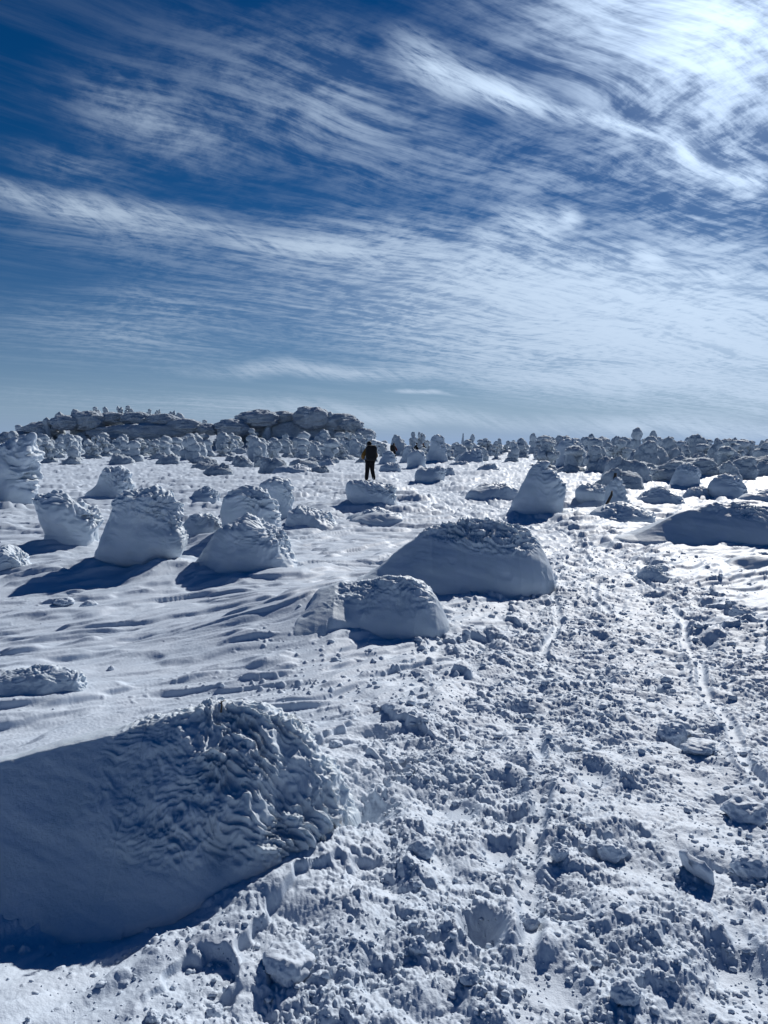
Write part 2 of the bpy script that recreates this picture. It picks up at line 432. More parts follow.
near_tree(NT, [(478, 715, 746), (471, 716, 745), (466, 719, 742), (463, 724, 738)],
          479, 'wide flat-topped rime cushion behind the round dark boulder shape', CT, G1, 150, seed=26, depth=.9)
near_tree(NM, [(566, 720, 800), (561, 726, 798), (556, 742, 790), (553, 756, 782)],
          567, 'long low dark drift at the right edge below the big right-hand dome', CM, G2, 0, seed=27, depth=.8)
near_tree(NM, [(576, 634, 668), (571, 637, 664), (567, 643, 658)],
          577, 'small dark snow lump at the right border of the trampled path', CM, G2, 0, seed=28, depth=1.0, rough=1.4)
near_tree(NM, [(475, 273, 313), (470, 277, 311), (466, 285, 306), (463, 293, 301)],
          476, 'dark oval snow mound with a pointed left end, left of the nearest hiker', CM, G2, 0, seed=29, depth=.9)
near_tree(NM, [(475, 311, 332), (470, 312, 329), (466, 316, 325)],
          475, 'smaller mound touching the right end of the dark oval mound', CM, G2, 0, seed=30, depth=.9)
near_tree(NM, [(465, 319, 338), (461, 322, 336), (458, 326, 333)],
          466, 'small rounded mound behind the pair of oval mounds left of the hiker', CM, G2, 0, seed=31, depth=.9)
near_tree(NM, [(472, 380, 403), (467, 382, 402), (463, 386, 398)],
          472, 'low dark mound immediately right of the nearest hiker', CM, G2, 0, seed=32, depth=.9)
near_tree(NT, [(482, 414, 446), (476, 415, 446), (471, 419, 445), (467, 426, 440)],
          482, 'rounded pale snow hump beside the path, right of the nearest hiker', CT, G1, 120, seed=33, depth=.9)
near_tree(NM, [(476, 444, 456), (471, 445, 454), (468, 447, 452)],
          476, 'little round mound at the right heel of the rounded pale hump', CM, G2, 0, seed=34, depth=1)
near_tree(NM, [(474, 477, 500), (469, 479, 498), (465, 484, 494), (463, 487, 491)],
          474, 'dark round mound between the path and the top of the cone-shaped tree', CM, G2, 0, seed=35, depth=1)
near_tree(NM, [(467, 446, 470), (464, 450, 468), (461, 455, 465)],
          467, 'thin flat drift behind the dark round mound near the cone-shaped tree', CM, G2, 0, seed=36, depth=1)
near_tree(NT, [(471, 448, 484), (462, 452, 484), (455, 458, 483), (451, 466, 480), (449, 471, 476)],
          463, 'sloping snow ramp shape on the skyline side of the path', CT, G1, 0, seed=37, depth=.9)
near_tree(NT, [(463, 426, 447), (455, 428, 446), (447, 429, 446), (440, 431, 445), (436, 434, 442)],
          463, 'broad rime column rising just right of the two farthest hikers', CT, G1, 0, seed=38, depth=.9, nt=70, nc=80)
near_tree(NT, [(466, 378, 396), (458, 379, 396), (454, 381, 394), (451.5, 385, 391)],
          466, 'knobby rime tree hiding the legs of the hiker in the dark red jacket', CT, G1, 0, seed=39, depth=.9, nt=70, nc=80)
near_tree(NT, [(468, 407, 427), (462, 408, 427), (456, 410, 426), (452, 412, 425), (450, 415, 423)],
          468, 'lumpy rime tree hiding the two farthest hikers up to the shoulders', CT, G1, 0, seed=40, depth=.9, nt=70, nc=80)
near_tree(NT, [(462, 400, 414), (455, 402, 413), (449, 403, 412), (445, 405, 411)],
          462, 'narrow dark rime tree between the hiker in dark red and the two farthest hikers', CT, G1, 0, seed=41, depth=.9, nt=70, nc=80)
near_tree(NT, [(468, 555, 592), (460, 557, 588), (452, 560, 580), (446, 562, 578), (440, 564, 575)],
          468, 'big dark rime tree behind and right of the cone-shaped tree', CT, G1, 0, seed=42, depth=.9)
near_tree(NM, [(563, -20, 30), (556, -16, 26), (550, -10, 18)],
          578, 'low flat snow lump at the left edge below the top-heavy tree', CM, G2, 0, seed=43, depth=1.0)
near_tree(NM, [(704, -60, 88), (694, -50, 90), (684, -40, 88), (675, -20, 80), (670, 10, 70)],
          702, 'low wind-cut snow ledge at the left edge above the big near mound', CM, G2, 0, seed=44, depth=.45, nt=120, nc=260, rough=.9, size=.22)

# dead stump with a slanting stick
def tube(pts, rad, n=8, jitter=0, seed=0):
    r = np.random.default_rng(seed)
    P = np.array(pts, float); V = []; Q = []
    for i, p in enumerate(P):
        d = P[min(i+1, len(P)-1)]-P[max(i-1, 0)]; d /= np.linalg.norm(d)
        a = np.cross(d, [0, 1, .13]); a /= np.linalg.norm(a); b = np.cross(d, a)
        for k in range(n):
            th = 2*math.pi*k/n
            V.append(p + (a*math.cos(th)+b*math.sin(th))*rad[i]*(1+jitter*r.uniform(-1, 1)))
    Q = grid_quads(len(P), n, True)
    V = np.array(V); c0 = len(V); V = np.vstack([V, P[0], P[-1]])
    T = [[(k+1) % n, k, c0] for k in range(n)] + [[(len(P)-1)*n+k, (len(P)-1)*n+(k+1) % n, c0+1] for k in range(n)]
    return V, Q, np.array(T)
def rel(px, py, d, o, dy=0):
    a, b = ray(px, py); return (a*(d+dy)-o[0], d+dy-o[1], EYE+b*(d+dy)-o[2])
d0 = gdist(512)
o0 = (ray(617, 505)[0]*d0, d0, gzb(ray(617, 505)[0]*d0, d0))
st = empty('dead_stump', o0)
tag(st, 'dead stump with dark bare tip, snowy sides and a slanting stick at its foot', 'tree stump')
V, Q, T = tube([rel(612, 514, d0, o0), rel(614, 500, d0, o0), rel(615, 490, d0, o0), rel(614.5, 480, d0, o0), rel(615.5, 473, d0, o0)], [.07, .065, .055, .045, .03], 12, .18, 3)
link('trunk', mesh_from('stump_trunk', V, Q, BARK, True, T), st)
V, Q, T = tube([rel(604.5, 511, d0, o0, -1.5), rel(607, 504, d0, o0, -1.5), rel(611.5, 495, d0, o0, -1.45), rel(612, 491, d0, o0, -1.4)], [.034, .034, .028, .016], 8, .1, 4)
link('stick', mesh_from('stump_stick', V, Q, BARK, True, T), st)
# rime on the stump
zz = np.linspace(0, 1, 40); th = np.linspace(0, 2*math.pi, 48, endpoint=False)
hh = .90; W = np.interp(zz, [0, .35, .7, .92, 1], [.40, .28, .19, .13, .0])
X = (W[:, None]*np.cos(th)[None] - .03); Y = W[:, None]*np.sin(th)[None]*.9 - .02
Vs = np.stack([X, Y, np.repeat((zz*hh-.05)[:, None], 48, 1)], -1).reshape(-1, 3)
Vs, _ = displaced(Vs, 40, 48, rime_disp(.45, 61, 1.3, topz=.5))
link('rime_coat', mesh_from('stump_rime', Vs, grid_quads(40, 48, True), RIME), st)

# ---------------------------------------------------------------- the near mound (wind-carved, over a buried bush)
def drift_mound(px_, hz_, cy_, wf_, pe_, wb_, ys_, nx, ny, rime, disp, label, seed, sink=.12, group=G2):
    """a drift given by its crest (x, height, distance), front width and front steepness along the crest"""
    xs = np.linspace(px_[0], px_[-1], nx); ys = np.linspace(ys_[0], ys_[1], ny)
    X, Y = np.meshgrid(xs, ys); x = X.ravel().astype(F32); y = Y.ravel().astype(F32)
    xw = x + .05*n2(x*1.8, y*1.8, seed+1)
    H = np.interp(xw, px_, hz_); c = np.interp(x, px_, cy_) + .05*n2(x*1.3, 0*y, seed+2)
    H = H + np.where(x < -1.0, .008, .03)*n2(x*2.0, y*2.0, seed)*sst(0, .15, H)
    wf = np.interp(x, px_, wf_); pe = np.interp(x, px_, pe_); wb = np.interp(x, px_, wb_)
    d = y - c
    front = np.maximum(1-np.minimum(np.maximum(-d, 0)/wf, 1), 0)**pe
    back = 1-sst(0, 1, np.maximum(d, 0)/wb)
    prof = np.where(d < 0, front, back)
    G = ground_big(x, y)
    R = np.maximum(H-G, 0)*prof
    low = 1-sst(0, .045, R)
    sk = np.where(pe < 1, sink, .035)
    z = G + R - sk*low - .10*(1-sst(-.02, .03, H-G))
    V = np.stack([x, y, z], -1)
    V2, Nn = displaced(V, ny, nx, lambda V, Nn: disp(V, rime(V)), wrap=False)
    o = (float(np.mean(px_)), float(cy_[len(cy_)//2]), 0.0)
    root = empty('snow_mound', o)
    if label: tag(root, label, CM, group)
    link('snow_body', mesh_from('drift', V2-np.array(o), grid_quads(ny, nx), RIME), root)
    return root, o
def feather(scale, amp, seed, bend=0.0, x0=0.0):
    def fn(V, rm):
        x, y, z = V[:, 0], V[:, 1], V[:, 2]
        u = x*.9 - z*.3; v = x*.30 + z + (y)*.25 + bend*np.clip(x-x0, 0, 1)**2
        P = V*scale
        wz = np.stack([n3(P, 5, seed), n3(P, 5, seed+1), n3(P, 5, seed+2)], -1) + .4*np.stack([n3(P, 13, seed+3), n3(P, 13, seed+4), n3(P, 13, seed+5)], -1)
        W = np.stack([u*5.0, v*11, y*3.5], -1)*scale + .9*wz
        r1 = 1-np.abs(n3(W, 1.1, seed+6)); r2 = 1-np.abs(n3(W, 2.4, seed+7)); r3 = 1-np.abs(n3(W, 5.2, seed+8))
        patch = .35+.9*sst(-.3, .4, n3(P, 3.3, seed+9))
        a = rm*patch*(r1**2*.018 + r2**3*.024 + r3**3*.018 - .020)
        a = a + rm*(n3(P, 7, seed+10)*.022 + n3(P, 17, seed+11)*.014 + n3(P, 40, seed+12)*.007 + n3(P, 85, seed+13)*.0035)
        soft = (n3(np.stack([u*2, v*5, y*2], -1)*scale, 1, seed+14)*.012 + n3(np.stack([u*4, v*18, y*5], -1)*scale, 1, seed+15)*.0042 + n3(np.stack([u*12, v*50, y*12], -1)*scale, 1, seed+19)*.0014 + n3(P, 38, seed+16)*.0012)
        pits = -.010*sst(.45, .8, n3(P, 11, seed+17))*sst(.0, .5, n3(P, 2.2, seed+18))
        return amp/scale*(a + (1-rm)*(soft + pits))
    return fn
# the huge near one
PX = np.array([-3.4, -2.6, -1.75, -1.5, -1.25, -1.05, -.88, -.74, -.63, -.53, -.44, -.37, -.31, -.25, -.18, -.06])
fe = feather(1.0, 1.0, 210, .9, -.85)
def near_disp(V, rm):
    x, y, z = V[:, 0], V[:, 1], V[:, 2]
    hol = .07*np.exp(-(((x+.40)/.07)**2+((z-.18)/.12)**2+((y-2.95)/.16)**2)) + .05*np.exp(-(((x+.60)/.06)**2+((z-.10)/.06)**2+((y-2.8)/.2)**2))
    return fe(V, rm)*(1-.12*rm) - hol
def near_rime(V):
    x, y, z = V[:, 0], V[:, 1], V[:, 2]
    return sst(-1.22, -.68, x + .20*(y-3.1) - .35*(z-.35) + .16*n3(V, 4, 299))*sst(.02, .2, z+.5*np.clip(x+.6, 0, 1))*sst(-.08, -.14, x)
nm_root, nm_o = drift_mound(PX, np.array([.12, .18, .26, .305, .365, .425, .47, .49, .485, .46, .415, .36, .29, .21, .09, -.1]),
    np.array([3.0, 3.0, 3.05, 3.08, 3.12, 3.15, 3.17, 3.18, 3.2, 3.2, 3.2, 3.2, 3.2, 3.2, 3.2, 3.2]),
    np.interp(PX, [-2.6, -1.75, -1.5, -1.25, -1.0, -.74, -.63, -.53, -.44, -.37, -.31, -.25, -.18], [.26, .40, .50, .62, .68, .62, .57, .52, .46, .40, .33, .26, .14]),
    np.interp(PX, [-1.7, -1.1, -.7, -.45], [1.3, 1.2, .78, .62]),
    np.interp(PX, [-2.6, -1.2, -.6, -.3, -.1], [1.0, 1.1, .9, .6, .35]),
    (2.2, 4.5), 820, 640, near_rime, near_disp, 'huge near snow mound at lower left with feathery right side and a twig on top', 240, .18)
for k, (pts, rd) in enumerate([([(0, 0, -.035), (.004, 0, .0), (.0, .002, .016)], [.004, .0035, .002]),
                               ([(0, 0, .008), (.012, 0, .016), (.022, 0, .016)], [.0025, .002, .001]),
                               ([(0, 0, .004), (-.012, 0, .012)], [.0025, .001])]):
    V, Q, T = tube(np.array(pts)+np.array([-.69, 3.17, .505])-np.array(nm_o), rd, 6, .1, k)
    link('twig', mesh_from('mound_twig', V, Q, BARK, True, T), nm_root)
V, Q, T = tube(np.array([(-.014, 0, .022), (-.006, 0, .026), (.008, 0, .028), (.018, 0, .024)])+np.array([-.69, 3.17, .505])-np.array(nm_o), [.002, .006, .007, .002], 8, .2, 9)
link('rime_tuft', mesh_from('twig_rime', V, Q, RIME, True, T), nm_root)
# wind-carved drift in the middle distance, dark hollow under its right end
PX = np.array([-1.2, -.95, -.80, -.70, -.56, -.42, -.21, .05, .25, .36, .45, .52, .60, .75])
drift_mound(PX, np.array([.0, .0, .10, .22, .30, .35, .395, .43, .415, .37, .28, .16, .0, -.1]),
    np.interp(PX, [-2, .8], [6.75, 6.65]),
    np.interp(PX, [-.9, -.5, -.3, -.1, .3, .45, .52, .6], [.9, .70, .48, .36, .34, .26, .18, .08]),
    np.interp(PX, [-.7, -.45, -.2, .4], [1.2, 1.0, .66, .60]),
    np.interp(PX, [-2, -.5, .2, .6], [1.3, 1.3, .9, .4]), (5.3, 8.2), 420, 420,
    lambda V: sst(-.55, -.05, V[:, 0]+.25*n3(V, 3, 301))*sst(.15, .36, V[:, 2]+.1*n3(V, 6, 302)),
    feather(.75, .9, 310), 'wind-carved snow mound in front of and left of the large smooth middle dome', 330)
# the large dome beyond it
PX = np.array([-.5, -.22, -.05, .185, .53, .88, 1.23, 1.50, 1.65, 1.77, 1.86, 1.93, 1.98, 2.25])
drift_mound(PX, np.array([.0, .05, .17, .37, .62, .71, .73, .68, .60, .49, .34, .17, .0, -.1]),
    np.full(len(PX), 8.9), np.interp(PX, [-.3, .4, 1.2, 1.5, 1.7, 1.86, 1.96], [.75, .74, .70, .60, .46, .28, .12]), np.interp(PX, [-.3, .2, 1.0, 1.7], [1.1, .85, .70, .55]),
    np.interp(PX, [-.5, 1, 2], [1.3, 1.3, .5]), (7.8, 10.4), 460, 320,
    lambda V: sst(.40, .62, V[:, 2] + .12*(V[:, 0]-.8) + .12*n3(V, 3, 341)),
    feather(.6, .8, 350), 'large smooth shaded snow dome in the middle distance beside the trampled path', 370)
# the dome cut by the right edge
PX = np.array([3.5, 3.9, 4.15, 4.56, 5.05, 5.55, 5.96, 6.34, 6.87, 7.4, 7.8])
drift_mound(PX, np.array([.0, .03, .09, .30, .51, .62, .62, .54, .32, .0, -.1]),
    np.full(len(PX), 12.7), np.interp(PX, [3.5, 4.3, 5, 7], [.5, .50, .66, .75]), np.interp(PX, [3.9, 4.4, 6.5], [.9, .80, .62]),
    np.full(len(PX), 1.4), (11.0, 14.6), 420, 260,
    lambda V: sst(.38, .60, V[:, 2] + .10*n3(V, 3, 381) + .08*(V[:, 0]-5.6)),
    feather(.5, .7, 390), 'large smooth dark snow dome cut by the right edge, long tail to the left', 410)

# ---------------------------------------------------------------- far rime trees: prototypes, then copies
def blob(cx, cy, cz, rx, ry, rz, seed, nt=18, nc=24, rough=.16, flatb=.0):
    t = np.linspace(0, math.pi, nt); th = np.linspace(0, 2*math.pi, nc, endpoint=False)
    X = np.sin(t)[:, None]*np.cos(th)[None]; Y = np.sin(t)[:, None]*np.sin(th)[None]; Z = -np.cos(t)[:, None]+0*th[None]
    U = np.stack([X, Y, Z], -1).reshape(-1, 3)
    k = 1 + rough*n3(U+seed, 1.6, seed) + rough*.9*n3(U+seed, (3.5, 3.5, 6), seed+1) + rough*.5*n3(U, (8, 8, 11), seed+2)
    V = U*k[:, None]*np.array([rx, ry, rz]) + np.array([cx, cy, cz])
    V[:nc] = V[:nc].mean(0); V[-nc:] = V[-nc:].mean(0)
    return V, grid_quads(nt, nc, True)
def merge(bl):
    V = []; Q = []; n = 0
    for v, q in bl: V.append(v); Q.append(q+n); n += len(v)
    return np.vstack(V), np.vstack(Q)
def make_proto(kind, seed):
    r = np.random.default_rng(seed); b = []
    if kind == 'capped':        # a pillar with a wider cap
        b.append(blob(0, 0, .15, .50, .45, .32, seed))
        b.append(blob(r.uniform(-.05, .05), 0, .55, .26, .26, .42, seed+1))
        b.append(blob(r.uniform(-.1, .14), 0, 1.02, .36, .34, .24, seed+2))
        if seed % 2: b.append(blob(.25, 0, .72, .2, .2, .16, seed+3))
    elif kind == 'stacked':
        w = .5
        for k in range(4):
            b.append(blob(r.uniform(-.18, .18), r.uniform(-.1, .1), .15+.28*k, w, w*.9, .26, seed+k)); w *= .80
    elif kind == 'branchy':     # several frosted limbs, gaps between them
        b.append(blob(0, 0, .12, .45, .4, .25, seed))
        b.append(blob(0, 0, .4, .13, .13, .38, seed+1, 12, 12))
        for k in range(8):
            a = r.uniform(0, 6.28); q = r.uniform(.12, .42); h = r.uniform(.5, 1.08)
            b.append(blob(q*math.cos(a), q*math.sin(a), h, r.uniform(.12, .22), r.uniform(.12, .2), r.uniform(.09, .17), seed+5+k, 12, 14, .3))
            b.append(blob(q*.5*math.cos(a), q*.5*math.sin(a), h-.15, .09, .09, .16, seed+25+k, 8, 10))
    elif kind == 'hump':
        b.append(blob(0, 0, .05, 1.0, .8, .62, seed, 22, 32, .12))
        b.append(blob(.35, .1, .2, .55, .5, .5, seed+1, 18, 24, .18))
    elif kind == 'spire':
        w = .40
        for k in range(6):
            b.append(blob(r.uniform(-.05, .05), 0, .1+.2*k, w, w*.9, .2, seed+k)); w *= .74
    elif kind == 'dome':
        b.append(blob(0, 0, .35, .62, .55, .55, seed, 24, 32, .14)); b.append(blob(.12, 0, .75, .42, .4, .3, seed+2, 20, 26, .18))
        b.append(blob(-.3, -.1, .25, .4, .35, .33, seed+4))
    V, Q = merge(b)
    V[:, 2] -= .05
    return mesh_from('distant_'+kind, V, Q, RIMEF)
PROTO = {k: [make_proto(k, 300+37*i+s) for s in (0, 11, 23, 35)] for i, k in enumerate(['capped', 'stacked', 'branchy', 'hump', 'spire', 'dome'])}
ZONES = {
    'left': 'below the left hill',
    'mid': 'behind the hikers',
    'right': 'along the right horizon'}
LOOK = {'capped': 'small distant rime tree with a wide cap ',
        'stacked': 'small distant rime tree of stacked lumps ',
        'branchy': 'small distant frosted tree with gappy limbs ',
        'hump': 'small distant low snow-buried bush ',
        'spire': 'small distant pointed frosty conifer ',
        'dome': 'small distant round-crowned rime tree '}
NAME = {'capped': 'capped_rime_tree', 'stacked': 'lumpy_rime_tree', 'branchy': 'frosted_tree', 'hump': 'buried_bush', 'spire': 'frosted_conifer', 'dome': 'round_rime_tree'}
def far_tree(kind, px, base_y, wpx, hpx, d=None, label=None, z=None):
    d = d or gdist(base_y)
    a, _ = ray(px, 440)
    x = a*d
    zb = gzb(x, d)
    me = PROTO[kind][rng.integers(4)]
    k = np.array([v.co[:] for v in me.vertices]) if False else None
    W0, H0 = {'capped': (1.0, 1.2), 'stacked': (1.0, 1.2), 'branchy': (1.0, 1.2), 'hump': (1.9, .68), 'spire': (.8, 1.3), 'dome': (1.25, 1.02)}[kind]
    o = bpy.data.objects.new(NAME[kind], me); COL.objects.link(o)
    o.location = (x, d, zb - .05)
    sx = wpx/FPX*d/W0; sz = hpx/FPX*d/H0
    o.scale = (sx, sx*rng.uniform(.85, 1.1), sz)
    o.rotation_euler = (0, 0, rng.uniform(-.5, .5) + (math.pi if rng.random() < .5 else 0))
    if label: tag(o, label, CT, G1)
    else:
        zn = 'left' if px < 372 else ('mid' if px < 500 else 'right')
        tag(o, LOOK[kind]+ZONES[zn], 'distant tree', LOOK[kind].replace('small distant ', '')+ZONES[zn])
    return o
# named skyline trees
def top_tree(kind, px, top, base_y, w, label=None, d=None):
    d = d or gdist(base_y)
    base_px = CY - FPX*math.tan(math.atan2(gzb(ray(px, 440)[0]*d, d)-EYE, d)+PITCH)
    return far_tree(kind, px, base_y, w, max(2, base_px-top), d, label)
SKY = [('capped', 637, 428, 461, 15, 'tallest rime tree on the right skyline, leaning cap like a hooded head'),
       ('capped', 654, 431, 460, 11, 'second tallest skyline tree, just right of the hooded tallest one'),
       ('dome', 700, 434, 462, 25, 'widest domed rime tree on the right skyline'),
       ('capped', 533, 433.5, 456, 9, 'lone round-capped skyline tree above the cone-shaped tree'),
       ('capped', 591, 434, 458, 10, 'round-capped skyline tree halfway between the lone capped one and the hooded tallest'),
       ('spire', 463, 432, 454, 7, 'slim pointed skyline tree right of the hikers'),
       ('stacked', 472, 434, 454, 9, 'blocky skyline tree right beside the slim pointed one'),
       ('branchy', 487, 437, 455, 13, 'spreading skyline tree second to the right of the slim pointed one'),
       ('branchy', 412, 430, 455, 11, 'high frosted skyline tree just above the farthest hikers'),
       ('branchy', 422, 431.5, 455, 12, 'frosted skyline tree leaning on the high one above the hikers'),
       ('capped', 549, 436, 455, 6, 'small forked skyline tree right of the lone round-capped one'),
       ('dome', 617, 436.5, 458, 12, 'rounded skyline tree just left of the hooded tallest one'),
       ('branchy', 672, 435, 460, 14, 'open-crowned skyline tree between the second tallest and the widest domed one'),
       ('capped', 716, 438, 460, 8, 'small capped skyline tree at the right shoulder of the widest domed one'),
       ('dome', 736, 437.5, 460, 13, 'pointed-top round skyline tree between the widest dome and the right edge'),
       ('dome', 764, 440, 462, 12, 'round skyline tree at the very right edge'),
       ('dome', 750, 441, 460, 12, 'low round skyline tree next to the right edge'),
       ('branchy', 723, 441, 459, 10, 'low bushy skyline tree left of the pointed-top round one'),
       ('dome', 398, 434.5, 455, 16, 'rounded skyline tree at the right foot of the rocky hill'),
       ('stacked', 500, 438, 455, 8, 'small skyline tree at the right end of the group beyond the slim pointed one')]
for k, px, top, by, w, lab in SKY: top_tree(k, px, top, by, w, lab)
# belt of trees behind the field
def scatter(n, x0, x1, y0, y1, kinds, wmin, wmax, topmax, seed, gap=.6):
    r = np.random.default_rng(seed); placed = []
    tries = 0
    while len(placed) < n and tries < n*60:
        tries += 1
        px = r.uniform(x0, x1); by = y0 + (y1-y0)*r.random()**1.25
        f = (by-445)/22.0
        w = r.uniform(wmin, wmax)*(.65+.75*min(f, 1.3))
        kd = kinds[r.integers(len(kinds))]
        h = w*(r.uniform(.5, .75) if kd == 'hump' else r.uniform(.85, 1.5))
        if r.random() < .18: h *= 1.35
        if by-h < topmax: h = by-topmax-r.uniform(0, 4)
        if h < 3: continue
        # keep the track free
        dd = gdist(by); xx = ray(px, 440)[0]*dd
        if dd < 110 and abs(xx-np.interp(dd, TY, TX)) < 1.3+w*.4/FPX*dd: continue
        if any(abs(px-a) < (w+c)*gap*.5 and abs(by-b) < 3.0 for a, b, c in placed): continue
        placed.append((px, by, w)); far_tree(kd, px, by, w*(1.3 if kd == 'hump' else 1), h)
    return len(placed)
KA = ['capped', 'stacked', 'branchy', 'hump', 'dome', 'dome', 'hump']
n = 0
n += scatter(78, 545, 785, 451, 474, KA, 11, 21, 436, 21, .7)
n += scatter(34, 420, 560, 450, 462, KA, 9, 16, 438, 22, .7)
n += scatter(22, 300, 420, 450, 461, KA, 8, 14, 440, 23, .8)
n += scatter(62, -10, 380, 451, 466, ['capped', 'stacked', 'branchy', 'branchy', 'hump', 'dome'], 10, 17, 434, 24, .75)
n += scatter(14, 590, 790, 470, 490, ['hump', 'hump', 'dome'], 14, 26, 455, 25, 1.1)
n += scatter(8, 160, 330, 466, 476, ['hump', 'hump'], 10, 18, 455, 26, 1.3)
# trees standing up the slope of the hill
r = np.random.default_rng(31)
cnt = 0
for q in range(120):
    px = r.uniform(8, 372); d = r.uniform(140, 164) if q < 55 else r.uniform(85, 140)
    w = r.uniform(11, 18)
    far_tree(['branchy', 'capped', 'dome', 'branchy', 'stacked'][r.integers(5)], px, 0, w, w*r.uniform(.8, 1.35), d); cnt += 1
for px, d in [(78, 172), (98, 175), (107, 174), (121, 175), (131, 176), (149, 175), (158, 174), (172, 174), (180, 173), (193, 172), (203, 172), (330, 172), (372, 150), (378, 140), (384, 120), (60, 171), (48, 168)]:
    far_tree('branchy' if px % 3 else 'capped', px, 0, r.uniform(9, 14), r.uniform(22.5, 25.5) if px < 340 else r.uniform(12, 16), d, z=1); cnt += 1
print('far trees', n, cnt)

# ---------------------------------------------------------------- rocks on the hill top
def rock(px, top, wpx, d, seed, label, hm=None, flat=1.0, asp=.8):
    x = ray(px, 440)[0]*d
    zt = EYE + ray(px, top)[1]*d; zb = gzb(x, d)
    w = wpx/FPX*d
    H = hm if hm else max(zt-zb, 1.0)
    bl = [blob(0, 0, 0, w/2, w/2*asp, H/2, seed, 40, 60, .12)]
    V, Q = bl[0]
    V = V + 0
    # ledges: horizontal layering
    led = n3(V/w*4, (1, 1, 5), seed+8)
    V[:, 0] *= 1+.10*led; V[:, 1] *= 1+.10*led
    o = link('snowy_rock', mesh_from('snowy_rock', V, Q, ROCK), None, (x, d, zt-H/2))
    tag(o, label, 'rock', 'snowy rocks on top of the left hill')
rock(258, 410, 44, 172, 401, 'leftmost big boulder of the right-hand rock crest, rounded top', 4.2)
rock(232, 419, 36, 168, 402, 'dark boulder at the lower left end of the right-hand rock crest', 4.2)
rock(282, 411, 39, 176, 403, 'pale flat-lying boulder left of the highest boulder on the hill', 3.4)
rock(311, 407, 39, 172, 404, 'highest rounded boulder of the whole hill top', 5.0)
rock(336, 413, 42, 174, 405, 'long pale boulder on the right side of the highest one', 4.4)
rock(352, 418, 23, 170, 406, 'small boulder near the right end of the rock crest', 3.0)
rock(292, 419, 150, 176, 407, 'wide dark rock base under the row of boulders', 8.0, asp=.3)
rock(365, 428, 21, 168, 408, 'low boulder at the far right tip of the rock crest', 2.6)
rock(88, 411, 39, 170, 409, 'dark rounded crag at the highest point of the left-hand rock crest', 4.4)
rock(66, 415, 29, 168, 410, 'dark block left of the rounded crag on the left-hand crest', 3.4)
rock(112, 412, 34, 172, 411, 'ledged rock right of the rounded crag on the left-hand crest', 3.0)
rock(137, 412, 31, 171, 412, 'snow-capped ledge in the middle of the left-hand crest', 3.2)
rock(163, 414, 34, 170, 413, 'flat snow-capped rock toward the right of the left-hand crest', 3.0)
rock(186, 419, 34, 168, 414, 'low dark rock at the right end of the left-hand crest', 3.4)
rock(146, 423, 112, 168, 415, 'wide smooth dark rock wall below the left-hand crest', 4.6, asp=.3)
rock(42, 422, 34, 170, 416, 'smooth dark shoulder of rock on the far left slope of the hill', 3.6)
rock(18, 431, 44, 170, 417, 'lowest smooth rock shoulder on the far left slope', 3.2)
rock(207, 424, 29, 168, 418, 'small rock in the saddle between the two crests', 2.6)

build_ground()

# ---------------------------------------------------------------- loose snow lumps
def ico():
    p = (1+5**.5)/2
    V = np.array([(-1, p, 0), (1, p, 0), (-1, -p, 0), (1, -p, 0), (0, -1, p), (0, 1, p), (0, -1, -p), (0, 1, -p), (p, 0, -1), (p, 0, 1), (-p, 0, -1), (-p, 0, 1)], float)
    V /= np.linalg.norm(V[0])
    Fc = [(0, 11, 5), (0, 5, 1), (0, 1, 7), (0, 7, 10), (0, 10, 11), (1, 5, 9), (5, 11, 4), (11, 10, 2), (10, 7, 6), (7, 1, 8), (3, 9, 4), (3, 4, 2), (3, 2, 6), (3, 6, 8), (3, 8, 9), (4, 9, 5), (2, 4, 11), (6, 2, 10), (8, 6, 7), (9, 8, 1)]
    return V, Fc
def subdiv(V, Fc):
    V = [tuple(v) for v in V]; c = {}; out = []
    def mid(a, b):
        k = (min(a, b), max(a, b))
        if k not in c:
            m = np.array(V[a])+np.array(V[b]); m /= np.linalg.norm(m); V.append(tuple(m)); c[k] = len(V)-1
        return c[k]
    for a, b, d in Fc:
        x, y, z = mid(a, b), mid(b, d), mid(d, a)
        out += [(a, x, z), (b, y, x), (d, z, y), (x, y, z)]
    return np.array(V), out
I0 = ico(); I1 = subdiv(*I0); I2 = subdiv(*I1); I3 = subdiv(*I2); I4 = subdiv(*I3)
